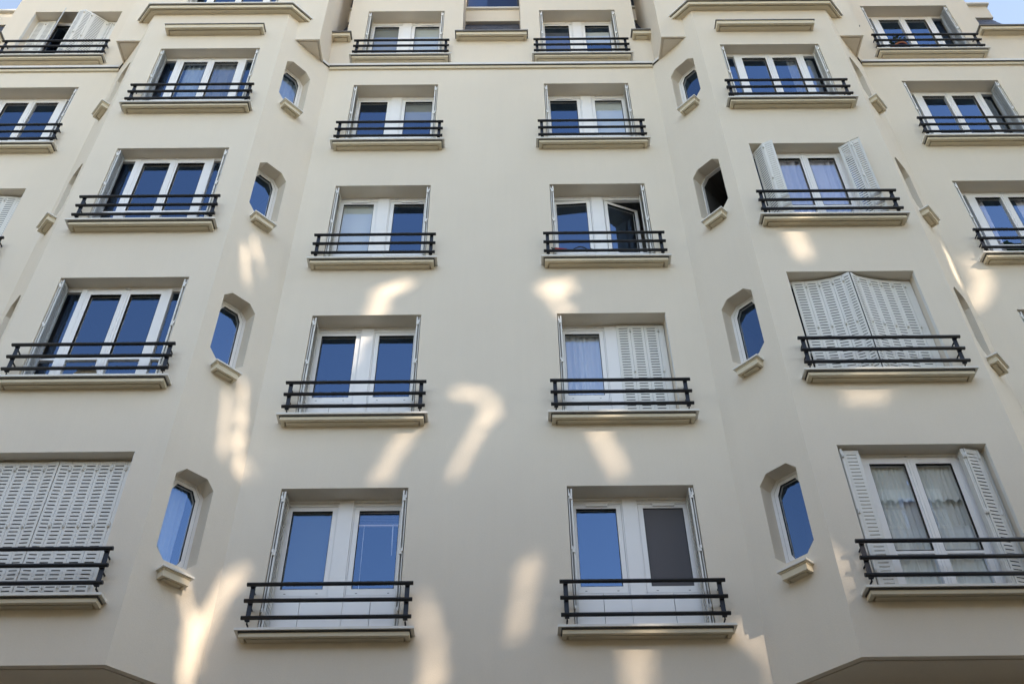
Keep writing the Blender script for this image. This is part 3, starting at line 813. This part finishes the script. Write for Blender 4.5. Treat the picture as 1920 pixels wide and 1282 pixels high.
cblind(-1, 4, -1, -1.30, -0.08, 'blindgrey', 'grey roller blind behind the left pane of the topmost left flat window')
cblind(-1, 4, 1, -1.30, -0.08, 'blindwhite', 'pale blind behind the right pane of the topmost left flat window')
cblind(1, 3, 1, -1.30, -0.08, 'blindwhite', 'pale frosted blind beside a bare blue pane, right flat window under the string course')
cblind(1, 4, -1, -1.30, -0.30, 'blinddark', 'charcoal screen behind the left pane of the topmost right flat window')
cblind(1, 4, 1, -0.72, -0.30, 'blindwhite', 'short pale blind behind the right pane of the topmost right flat window')
z0, z1 = cz(1, -1.35, -0.10); curtain('curtain', CX - 0.66, CX - 0.40, YC + 0.01, z0, z1, 'sheer', 'left half of the white voile curtain beside the half closed shutter', 3, lean=0.05, seed=3)
curtain('curtain', CX - 0.405, CX - 0.13, YC + 0.015, z0, z1, 'sheer', 'right half of the white voile curtain beside the half closed shutter', 3, lean=0.05, seed=4)
YB = BAY_Y + BREC + 0.075
z0, z1 = cz(2, -1.80, -0.10)
curtain('curtain', BX - 0.50, BX - 0.03, YB, z0, z1, 'lavender', 'lavender voile curtain behind the left pane between the two jutting shutters', 3, 0.03, seed=5, lean=-0.1)
curtain('curtain', BX + 0.03, BX + 0.52, YB, z0, z1, 'lavender', 'lavender voile curtain behind the right pane between the two jutting shutters', 4, 0.022, seed=6)
z0, z1 = cz(3, -1.80, -0.10)
curtain('curtain', -BX - 0.46, -BX - 0.10, YB + 0.03, z0, z1, 'bluecurtain', 'bluish curtain behind the left pane of the top window in the left bay', 4, 0.02, seed=8)
curtain('curtain', -BX + 0.05, -BX + 0.52, YB, z0, z1, 'greycurtain', 'grey net curtain behind the right pane of the top window in the left bay', 4, 0.025, seed=9)
curtain('curtain', BX + 0.32, BX + 0.56, YB, z0, z1, 'greycurtain', 'narrow net curtain at the right edge of the top window in the right bay', 3, 0.02, seed=10)
curtain('curtain', BX + 0.60, BX + 0.78, YB, z0, z1, 'greycurtain', 'net curtain in the narrow right side light of the top window in the right bay', 2, 0.02, seed=11)
curtain('curtain', WX + 0.58, WX + 0.80, YC + 0.0, *cz(3, -1.8, -0.1), 'greycurtain', 'net curtain in the wide side light of the right wing window under the string course', 2, 0.02, seed=12)
curtain('curtain', WX - 0.44, WX - 0.30, YC + 0.0, *cz(2, -1.8, -0.1), 'lavender', 'tied pale curtain at the left edge of the right wing window in the third row', 2, 0.02, seed=13, lean=-0.05)
curtain('curtain', WX + 0.22, WX + 0.44, YC + 0.0, *cz(2, -1.8, -0.1), 'lavender', 'tied pale curtain in the second pane of the right wing window in the third row', 2, 0.02, seed=14)
z0, z1 = cz(0, -1.84, -0.10)
curtain('net_curtain', BX - 0.51, BX - 0.02, YB + 0.05, z0, z1, 'lace', 'long white net curtain hanging behind the left pane of the lowest right bay window', 7, 0.016, seed=31)  # nets added to stand in for the facade's bright reflection
curtain('net_curtain', BX + 0.02, BX + 0.53, YB + 0.05, z0, z1, 'lace', 'long white net curtain hanging behind the right pane of the lowest right bay window', 7, 0.016, seed=32)
# lace valances and long drapes in the lowest right bay window
z0, z1 = cz(0, -0.62, -0.11)
curtain('lace_valance', BX - 0.50, BX - 0.03, YB - 0.005, z0, z1, 'lace', 'scalloped white lace valance behind the left pane of the lowest right bay window', 9, 0.010, scallop=0.05, seed=15)
curtain('lace_valance', BX + 0.03, BX + 0.52, YB - 0.005, z0, z1, 'lace', 'scalloped white lace valance behind the right pane of the lowest right bay window', 9, 0.010, scallop=0.05, seed=16)
curtain('curtain', BX - 0.50, BX - 0.27, YB + 0.02, ZL[0] - 1.85, ZL[0] - 0.9, 'lace', 'white drape under the lace at the left of the lowest right bay window', 3, 0.012, seed=17, lean=0.25)
curtain('curtain', BX + 0.03, BX + 0.50, YB + 0.02, ZL[0] - 1.85, ZL[0] - 0.9, 'lace', 'white drape under the lace at the right of the lowest right bay window', 5, 0.012, seed=18)
curtain('curtain', BX - 0.24, BX - 0.03, YB + 0.02, ZL[0] - 1.85, ZL[0] - 1.25, 'lace', 'small white drape in the middle of the lowest right bay window', 3, 0.012, seed=19)
def oct_curtain(s, k, mat, label, u0=-0.2, u1=0.2):
    w, base, t, inn, flip, ang = OCT[(s, True, k)]
    o = curtain('curtain', OC + u0, OC + u1, 0.10, ZL[k] - 1.24, ZL[k] - 0.14, mat, label, 4, 0.014, seed=20 + k)
    c = base + inn * 0.12 + t * (OC + (u0 + u1) / 2)
    o.location = (c.x, c.y, ZL[k] - 1.24); o.rotation_euler = (0, 0, ang)
oct_curtain(-1, 0, 'bluecurtain', 'pale blue curtain behind the lowest octagonal window of the left bay', -0.2, 0.10)
oct_curtain(-1, 3, 'bluecurtain', 'bluish curtain behind the topmost octagonal window of the left bay')

# ------------------------------------------------------------------ small things on the sills
c = empty('extendable_cable', (CX - 0.42, -0.118, ZL[2] - 1.7255)); tag(c, 'black cable coil with a red grip lying on the bottom rail of the open window', 'cable')
MB().tube([(-0.06 + 0.013 * i, 0.0, 0.012 + 0.068 * math.sin(math.pi * i / 18)) for i in range(19)], 0.009, 8).build('cable', 'rubber', c)
MB().tube([(-0.36, 0, 0.066), (-0.345, 0, 0.045), (-0.31, 0, 0.052), (-0.28, 0, 0.040)], 0.011, 8).build('plug', 'rubber', c)
MB().tube([(-0.31, -0.004, 0.042), (-0.14, -0.004, 0.022)], [0.017, 0.011], 8).build('grip', 'redgrip', c)
MB().tube([(-0.15, 0, 0.018), (-0.02, 0.004, 0.010), (0.16, 0.01, 0.012), (0.21, 0.004, 0.04), (0.28, 0.0, 0.010), (0.32, -0.01, -0.03)], 0.008, 8).build('cable_end', 'rubber', c)
mb = MB(); rr = random.Random(5); n1, n2 = 18, 8; g_ = []
for i in range(n1 + 1):
    row = []
    for j in range(n2 + 1):
        x = -0.13 + 0.26 * i / n1; yy = -0.035 + 0.07 * j / n2
        e = max(0.0, 1 - abs(2 * j / n2 - 1) ** 2.5) * max(0.0, 1 - abs(2 * i / n1 - 1) ** 4)
        z = 0.150 * e * (0.75 + 0.3 * i / n1) + rr.uniform(-0.016, 0.016) * e
        mb.v.append((x, yy, max(0, z))); row.append(len(mb.v) - 1)
    g_.append(row)
for i in range(n1):
    for j in range(n2): mb.f.append((g_[i][j], g_[i + 1][j], g_[i + 1][j + 1], g_[i][j + 1])); mb.mi.append(0); mb.sm.append(True)
o = mb.build('crumpled_cloth', 'rag', None, (-BX + 0.005, BAY_Y - 0.075, ZL[1] - 1.801)); tag(o, 'mottled brown cloth lying behind the rails of the left bay window', 'cloth')
o = MB().box(-0.14, 0.14, -0.028, 0.06, 0, 0.078).build('white_tray', 'pvc', None, (-BX + 0.005, BAY_Y - 0.075, ZL[1] - 1.8795)); tag(o, 'white tray under the mottled brown cloth on the left bay sill', 'tray')
p = empty('potted_plant', (WX - 0.45, WUP_Y + 0.07, ZL[4] - 1.8785)); tag(p, 'blue pot with orange rim and dark leafy plant on the right wing sill', 'potted plant')
def lathe(prof, n=20):
    mb = MB(); R = []
    for r, z in prof:
        R.append([len(mb.v) + j for j in range(n)]); mb.v += [(r * math.cos(6.2832 * j / n), r * math.sin(6.2832 * j / n), z) for j in range(n)]
    for a, b in zip(R[:-1], R[1:]):
        for j in range(n): mb.f.append((a[j], a[(j + 1) % n], b[(j + 1) % n], b[j])); mb.mi.append(0); mb.sm.append(True)
    return mb
lathe([(0.001, 0), (0.085, 0), (0.135, 0.36), (0.125, 0.36)]).build('pot', 'bluepot', p)
lathe([(0.136, 0.35), (0.150, 0.355), (0.150, 0.39), (0.130, 0.39), (0.126, 0.36)]).build('rim', 'terra', p)
lathe([(0.128, 0.36), (0.001, 0.365)]).build('soil', 'soil', p)
mb = MB(); rr = random.Random(11)
for i in range(150):
    a, r, z = rr.uniform(0, 6.283), rr.uniform(0.0, 0.13), rr.uniform(0.38, 0.66)
    c_ = Vector((r * math.cos(a), r * math.sin(a), z)); d = Vector((math.cos(a), math.sin(a), rr.uniform(-.3, .9))).normalized(); sd = d.cross(Vector((rr.uniform(-1, 1), rr.uniform(-1, 1), 1))).normalized()
    l, w = rr.uniform(.05, .09), rr.uniform(.016, .028)
    mb.face([c_, c_ + d * l * .5 + sd * w, c_ + d * l, c_ + d * l * .5 - sd * w])
mb.build('leaves', 'plantleaf', p)

# ------------------------------------------------------------------ street, opposite side
def structure(o): o['kind'] = 'structure'; return o
structure(MB().face([(-400, -400, -0.13), (400, -400, -0.13), (400, 400, -0.13), (-400, 400, -0.13)]).build('ground', 'asphalt'))
structure(MB().box(-80, 80, -2.6, 0.0 - 0.001, -0.126, 0.0).build('pavement', 'paving'))
structure(MB().box(-80, 80, -11.4, -8.6, -0.126, 0.0).build('pavement', 'paving'))
structure(MB().box(-80, 80, -2.75, -2.601, -0.126, 0.004).build('kerb', 'kerb')); structure(MB().box(-80, 80, -8.599, -8.45, -0.126, 0.004).build('kerb', 'kerb'))
structure(MB().box(-80, 80, -8.449, -2.751, -0.126, -0.110).build('road', 'asphalt'))

OPP_H = 11.0
ob = empty('row_building', (0, -11.5, 0)); tag(ob, 'long low limestone building on the far pavement facing the cream facade', 'building')
mb = MB(); hs = [(x - 0.55, x + 0.55, z, z + 1.9) for x in [-34 + 2.6 * i for i in range(27)] for z in (4.6, 7.9)]
wall_rects(mb, -36, 36, 0, OPP_H - 0.4, hs, 0, 0.2); mb.v = [(-x, -y, z) for x, y, z in mb.v]
mb.build('wall', 'limestone', ob)
mb = MB()
for h_ in hs: mb.face([(h_[0], -0.2, h_[2]), (h_[1], -0.2, h_[2]), (h_[1], -0.2, h_[3]), (h_[0], -0.2, h_[3])])
me_ = mb.mesh('windows', 'navy'); o = put('windows', me_, ob); o['kind'] = 'stuff'
MB().box(-36, 36, -0.3, 0.35, OPP_H - 0.4, OPP_H).build('cornice', 'limedark', ob)
MB().box(-36, 36, 0.006, 0.12, 0.0, 3.3).build('shopfront', 'shopdark', ob)  # dark band added to cut bounce light onto the soffits
MB().box(-36, 36, -9, -0.31, 0.0, OPP_H - 0.1).build('body', 'roofzinc', ob)
for x0, x1, lb in ((24.0, 62.0, 'tall stone street block closing the sunny side of the street view'), (-62.0, -19.5, 'tall stone street block on the shady side, past the low building')):
    cxb = (x0 + x1) / 2; hw = (x1 - x0) / 2
    o = empty('street_block', (cxb, -11.3, 0)); tag(o, lb, 'building')  # unseen block added to darken the cheeks by hiding side sky
    mb = MB(); hs = [(x, x + 1.1, z, z + 1.9) for x in [-hw + 1.4 + 2.6 * i for i in range(int((2 * hw - 2) / 2.6))] for z in (4.6, 7.9, 11.2, 14.5, 17.8, 21.1, 24.4)]
    wall_rects(mb, -hw, hw, 0, 27.6, hs, 0, 0.2); mb.v = [(-x, -y, z) for x, y, z in mb.v]; mb.build('wall', 'limestone', o)
    mb = MB(); mb.box(-hw, hw, -3.4, -0.21, 0, 27.5); mb.build('body', 'navy', o)
    MB().box(-hw, hw, 0.006, 0.10, 0.0, 3.3).build('shopfront', 'shopdark', o)  # same added band, keeps light from bouncing upward
    MB().box(-hw, hw, -3.6, 0.4, 27.6, 28.1).build('cornice', 'limedark', o)
cb = empty('city_block', (0, -46, 0)); tag(cb, 'long pale stone city block with zinc roof standing behind the tall trees', 'building')  # added out of view to block the bright low sky
mb = MB(); hs = [(x, x + 1.2, z, z + 2.0) for x in [-78 + 3.0 * i for i in range(52)] for z in (4.8, 8.2)]
wall_rects(mb, -80, 80, 0, 12.0, hs, 0, 0.25); mb.v = [(-x, -y, z) for x, y, z in mb.v]; mb.build('wall', 'limestone', cb)
MB().box(-80, 80, -12, -0.26, 0, 11.9).build('body', 'navy', cb)
mb = MB(); mb.face([(-80, 0.3, 12), (80, 0.3, 12), (80, -3.5, 17.0), (-80, -3.5, 17.0)]); mb.face([(-80, -3.5, 17.0), (80, -3.5, 17.0), (80, -12, 18.2), (-80, -12, 18.2)]); mb.face([(-80, 0.3, 12), (-80, -12, 12), (80, -12, 12), (80, 0.3, 12)])
mb.build('roof', 'roofzinc', cb)
# taller house further back, mirrored in the lowest right bay window
tb = empty('tall_house', (12.4, -20.0, 0)); tag(tb, 'tall pale stone house with an ironwork balcony behind the low building', 'building')
MB().box(-3.0, 4.2, -8, 0, 0, 19.4).build('wall', 'limestone', tb)
MB().box(-3.2, 3.2, -8, 0.75, 19.4, 19.75).build('balcony_slab', 'limedark', tb)
mb = MB()
for i in range(9): mb.box(-2.9 + 0.7 * i, -2.7 + 0.7 * i, 0.0, 0.55, 18.9, 19.4)
mb.build('brackets', 'limestone', tb)
mb = MB(); mb.box(-3.15, 3.15, 0.66, 0.70, 20.6, 20.66); mb.box(-3.15, 3.15, 0.66, 0.70, 19.80, 19.84)
for i in range(42):
    x = -3.1 + 0.15 * i; mb.tube([(x, 0.68, 19.8), (x + 0.07, 0.68, 20.2), (x, 0.68, 20.6)], 0.012, 5, False); mb.tube([(x, 0.68, 19.8), (x - 0.07, 0.68, 20.2), (x, 0.68, 20.6)], 0.012, 5, False)
mb.build('balcony_railing', 'iron', tb)
MB().box(-3.0, 3.0, -8, -0.6, 19.75, 22.3).build('attic', 'limestone', tb)
for x in (-2.0, 0.0, 2.0):
    o = MB().box(x - 0.55, x + 0.55, -0.62, -0.56, 19.8, 21.9).build('window', 'pvc', tb); MB().box(x - 0.42, x + 0.42, -0.57, -0.55, 20.0, 21.75).build('pane', 'navy', o)
    for z in (12.4, 15.8):
        o = MB().box(x - 0.55, x + 0.55, -0.03, 0.03, z, z + 2.2).build('window', 'pvc', tb); MB().box(x - 0.42, x + 0.42, 0.02, 0.04, z + 0.2, z + 2.05).build('pane', 'navy', o)

# ------------------------------------------------------------------ camera
CAMP = Vector((0.2475, -9.84947, 1.6))
pit, yaw, rol = 0.761862452, 0.00657639312, -0.0133398679
fw = Vector((math.sin(yaw) * math.cos(pit), math.cos(yaw) * math.cos(pit), math.sin(pit)))
rt = Vector((math.cos(yaw), -math.sin(yaw), 0)); up = rt.cross(fw)
r2 = rt * math.cos(rol) + up * math.sin(rol); u2 = -rt * math.sin(rol) + up * math.cos(rol)
cd = bpy.data.cameras.new('camera'); cam = bpy.data.objects.new('camera', cd); COL.objects.link(cam)
cam.matrix_world = Matrix(((r2.x, u2.x, -fw.x, CAMP.x), (r2.y, u2.y, -fw.y, CAMP.y), (r2.z, u2.z, -fw.z, CAMP.z), (0, 0, 0, 1)))
cd.sensor_width = 36; cd.lens = 36 * 1896.587 / 1920; cd.clip_end = 2000; cd.clip_start = 0.05
S.camera = cam

# ------------------------------------------------------------------ sun, sky, and unseen trees added to shape the sun patches
SUN = Vector((0.94, -1.0, 0.77)).normalized()          # towards the sun
el = math.asin(SUN.z); az = math.atan2(SUN.x, SUN.y)
ld = bpy.data.lights.new('sun', 'SUN'); ld.energy = 2.0; ld.angle = math.radians(0.36); ld.color = (1.0, 1.0, 0.99)
lo = bpy.data.objects.new('sun', ld); COL.objects.link(lo); lo.rotation_euler = SUN.to_track_quat('Z', 'Y').to_euler(); lo.location = (20, -20, 30)
w = bpy.data.worlds.new('World'); S.world = w; w.use_nodes = True
nt = w.node_tree; nt.nodes.clear()
sky = nt.nodes.new('ShaderNodeTexSky'); sky.sky_type = 'NISHITA'; sky.sun_disc = False
sky.sun_elevation = el; sky.sun_rotation = az; sky.air_density = 1.0; sky.dust_density = 0.1; sky.ozone_density = 1.6
bg = nt.nodes.new('ShaderNodeBackground'); bg.inputs[1].default_value = 0.15
wo = nt.nodes.new('ShaderNodeOutputWorld'); nt.links.new(sky.outputs[0], bg.inputs[0]); nt.links.new(bg.outputs[0], wo.inputs[0])

def strokes(pts, w): return (pts, w)
# sun patches the added tree gaps throw on the facade: list of (wall point x, z) strokes on plane y, width, density of leaves left inside
GAPS = [
    (-0.74, [(-3.42, -0.53, 12.39), (-3.32, -0.42, 11.77)], 0.20, 0.00),
    (-0.74, [(-3.33, -0.43, 12.63), (-3.19, -0.28, 12.15)], 0.17, 0.00),
    (0.00, [(-1.52, 0.00, 11.61), (-1.52, 0.00, 11.99), (-1.18, 0.00, 12.14)], 0.27, 0.00),
    (0.00, [(-1.57, 0.00, 11.59), (-1.65, 0.00, 11.31), (-1.67, 0.00, 11.03)], 0.19, 0.00),
    (0.00, [(0.76, 0.00, 12.10), (1.10, 0.00, 12.18)], 0.18, 0.00),
    (0.00, [(0.79, 0.00, 12.05), (1.04, 0.00, 11.57)], 0.24, 0.00),
    (0.00, [(0.93, 0.00, 12.16), (1.17, 0.00, 11.99)], 0.15, 0.10),
    (-0.74, [(-3.23, -0.33, 9.82), (-3.15, -0.23, 8.98)], 0.18, 0.15),
    (-0.74, [(-3.11, -0.19, 10.10), (-3.04, -0.12, 9.48), (-2.98, -0.05, 8.84)], 0.18, 0.00),
    (0.00, [(-2.89, 0.00, 8.88), (-2.80, 0.00, 8.80)], 0.13, 0.50),
    (0.00, [(-0.40, 0.00, 10.11), (-0.11, 0.00, 10.08), (0.04, 0.00, 9.92), (0.06, 0.00, 9.75)], 0.20, 0.00),
    (0.00, [(0.06, 0.00, 9.87), (-0.05, 0.00, 9.67), (-0.24, 0.00, 9.21), (-0.41, 0.00, 8.79)], 0.16, 0.15),
    (0.00, [(-0.93, 0.00, 9.55), (-1.16, 0.00, 9.10), (-1.29, 0.00, 8.74)], 0.21, 0.25),
    (0.00, [(1.35, 0.00, 9.52), (1.48, 0.00, 9.11), (1.57, 0.00, 8.83)], 0.23, 0.00),
    (0.00, [(0.49, 0.00, 7.64), (0.40, 0.00, 7.23), (0.32, 0.00, 6.76)], 0.23, 0.30),
    (0.00, [(-0.72, 0.00, 7.15), (-0.60, 0.00, 6.86), (-0.54, 0.00, 6.56), (-0.57, 0.00, 6.15)], 0.20, 0.15),
    (-0.74, [(-3.22, -0.31, 7.22), (-3.08, -0.17, 6.74), (-3.02, -0.10, 6.08)], 0.21, 0.00),
    (-0.74, [(-2.85, 0.09, 7.46), (-2.96, -0.04, 6.99), (-3.01, -0.09, 6.48)], 0.21, 0.05),
    (0.00, [(-2.73, 0.00, 7.50), (-2.85, 0.00, 7.37)], 0.15, 0.10),
    (0.00, [(1.50, 0.00, 6.65), (1.50, 0.00, 6.07)], 0.24, 0.30),
    (0.00, [(1.70, 0.00, 6.65), (1.61, 0.00, 6.07)], 0.16, 0.40),
    (0.00, [(2.61, 0.00, 6.76), (2.79, 0.00, 6.67), (2.96, 0.00, 6.49)], 0.25, 0.20),
    (-0.74, [(4.21, -0.74, 12.46), (4.27, -0.74, 11.84)], 0.26, 0.00),
    (-0.74, [(4.34, -0.74, 9.58), (4.33, -0.74, 9.27)], 0.25, 0.35),
    (-0.74, [(4.80, -0.74, 9.58), (4.60, -0.74, 9.29)], 0.25, 0.35),
    (-0.74, [(3.65, -0.74, 7.09), (3.64, -0.74, 6.68)], 0.09, 0.20),
    (-0.60, [(4.28, -0.60, 10.09), (4.77, -0.60, 9.92)], 0.12, 0.45),
    (0.00, [(7.01, 0.00, 12.53), (7.05, 0.00, 12.08), (6.81, 0.00, 11.67)], 0.30, 0.20),
    (-0.74, [(6.63, -0.12, 12.57), (6.55, -0.21, 11.91)], 0.30, 0.10),
]
TY = -24.0
def to_tree(x, y, z):
    t = (TY - y) / SUN.y
    return (x + SUN.x * t, z + SUN.z * t)
segs = []
for y, pts, wd, dens in GAPS:
    q = [to_tree(x, yy, z) for x, yy, z in pts]
    for a, b in zip(q[:-1], q[1:]): segs.append((a, b, wd * 0.405, min(0.9, dens + 0.16)))
def gap_dist(x, z):
    best, bd = 9.0, 0.0
    for (ax, az_), (bx, bz), r, dn in segs:
        dx, dz = bx - ax, bz - az_; l2 = dx * dx + dz * dz
        t = 0 if l2 < 1e-9 else max(0, min(1, ((x - ax) * dx + (z - az_) * dz) / l2))
        d = math.hypot(x - ax - t * dx, z - az_ - t * dz) - r
        if d < best: best, bd = d, dn
    return best, bd
X0, X1 = to_tree(-12.5, 0, 5)[0], to_tree(12.5, 0, 5)[0]
Z0, Z1 = to_tree(0, 0, 3.0)[1], to_tree(0, 0, 21.6)[1]
NT = 3
rl = random.Random(21)
for ti in range(NT):
    xa, xb = X0 + (X1 - X0) * ti / NT, X0 + (X1 - X0) * (ti + 1) / NT
    mb = MB()
    def leafq(x, z, sz):
        off = rl.uniform(-1.4, 1.4); k = off / SUN.y
        c = Vector((x + SUN.x * k, TY + off, z + SUN.z * k))
        a = Vector((rl.uniform(-1, 1), rl.uniform(-1, 1), rl.uniform(-1, 1))) * 0.45
        nrm = (SUN + a).normalized(); u = nrm.orthogonal().normalized(); v = nrm.cross(u); th = rl.uniform(0, 3.14)
        p, q = (u * math.cos(th) + v * math.sin(th)) * sz, (v * math.cos(th) - u * math.sin(th)) * sz
        mb.face([c - p, c - q * 0.75, c + p, c + q * 0.75])
    st = 0.42; nx, nz = int((xb - xa) / st) + 1, int((Z1 - Z0) / st) + 1
    for i in range(nx + 1):
        for j in range(nz + 1):
            gx, gz = xa + i * st, Z0 + j * st
            d, dn = gap_dist(gx, gz)
            if d > 0.85:
                for _ in range(3): leafq(gx + rl.uniform(-.2, .2), gz + rl.uniform(-.2, .2), rl.uniform(0.36, 0.5))
            else:
                for ii in range(6):
                    for jj in range(6):
                        sx, sz_ = gx + (ii - 2.5) * st / 6, gz + (jj - 2.5) * st / 6
                        d, dn = gap_dist(sx, sz_)
                        if d > 0.07:
                            for _ in range(2): leafq(sx + rl.uniform(-.03, .03), sz_ + rl.uniform(-.03, .03), min(0.13, 0.06 + d * 0.6))
                        elif dn > 0: leafq(sx + rl.uniform(-.012, .012), sz_ + rl.uniform(-.012, .012), 0.055 * math.sqrt(dn))
    t = empty('tall_tree', ((xa + xb) / 2, TY, 0)); tag(t, ['tall dense street tree nearest the tall stone house', 'tall dense tree in the middle of the row behind the low building', 'tall dense tree farthest from the tall stone house'][ti], 'tree', 'trees behind the low building')  # unseen tree added as a sun mask; its gaps shape the patches
    bx, by = t.location.x, t.location.y
    mb.v = [(a - bx, b - by, c) for a, b, c in mb.v]
    o = mb.build('crown', 'leaf', t)
    tr = MB(); tr.tube([(0, 0, -0.13), (0.1, 0, 6), (-0.1, 0.1, 14), (0, 0, Z0 + 0.8)], [0.55, 0.42, 0.36, 0.30], 12)
    tr.build('trunk', 'bark', t)

# ------------------------------------------------------------------ render settings
S.render.engine = 'CYCLES'
S.cycles.use_denoising = True
S.cycles.max_bounces = 10; S.cycles.diffuse_bounces = 5; S.cycles.glossy_bounces = 4; S.cycles.transparent_max_bounces = 12
S.cycles.caustics_reflective = False; S.cycles.caustics_refractive = False
S.cycles.sample_clamp_indirect = 6
vs = S.view_settings; vs.view_transform = 'Standard'; vs.look = 'None'; vs.gamma = 1.0; vs.exposure = 2.0
vs.use_white_balance = True; vs.white_balance_temperature = 9050; vs.white_balance_tint = 15
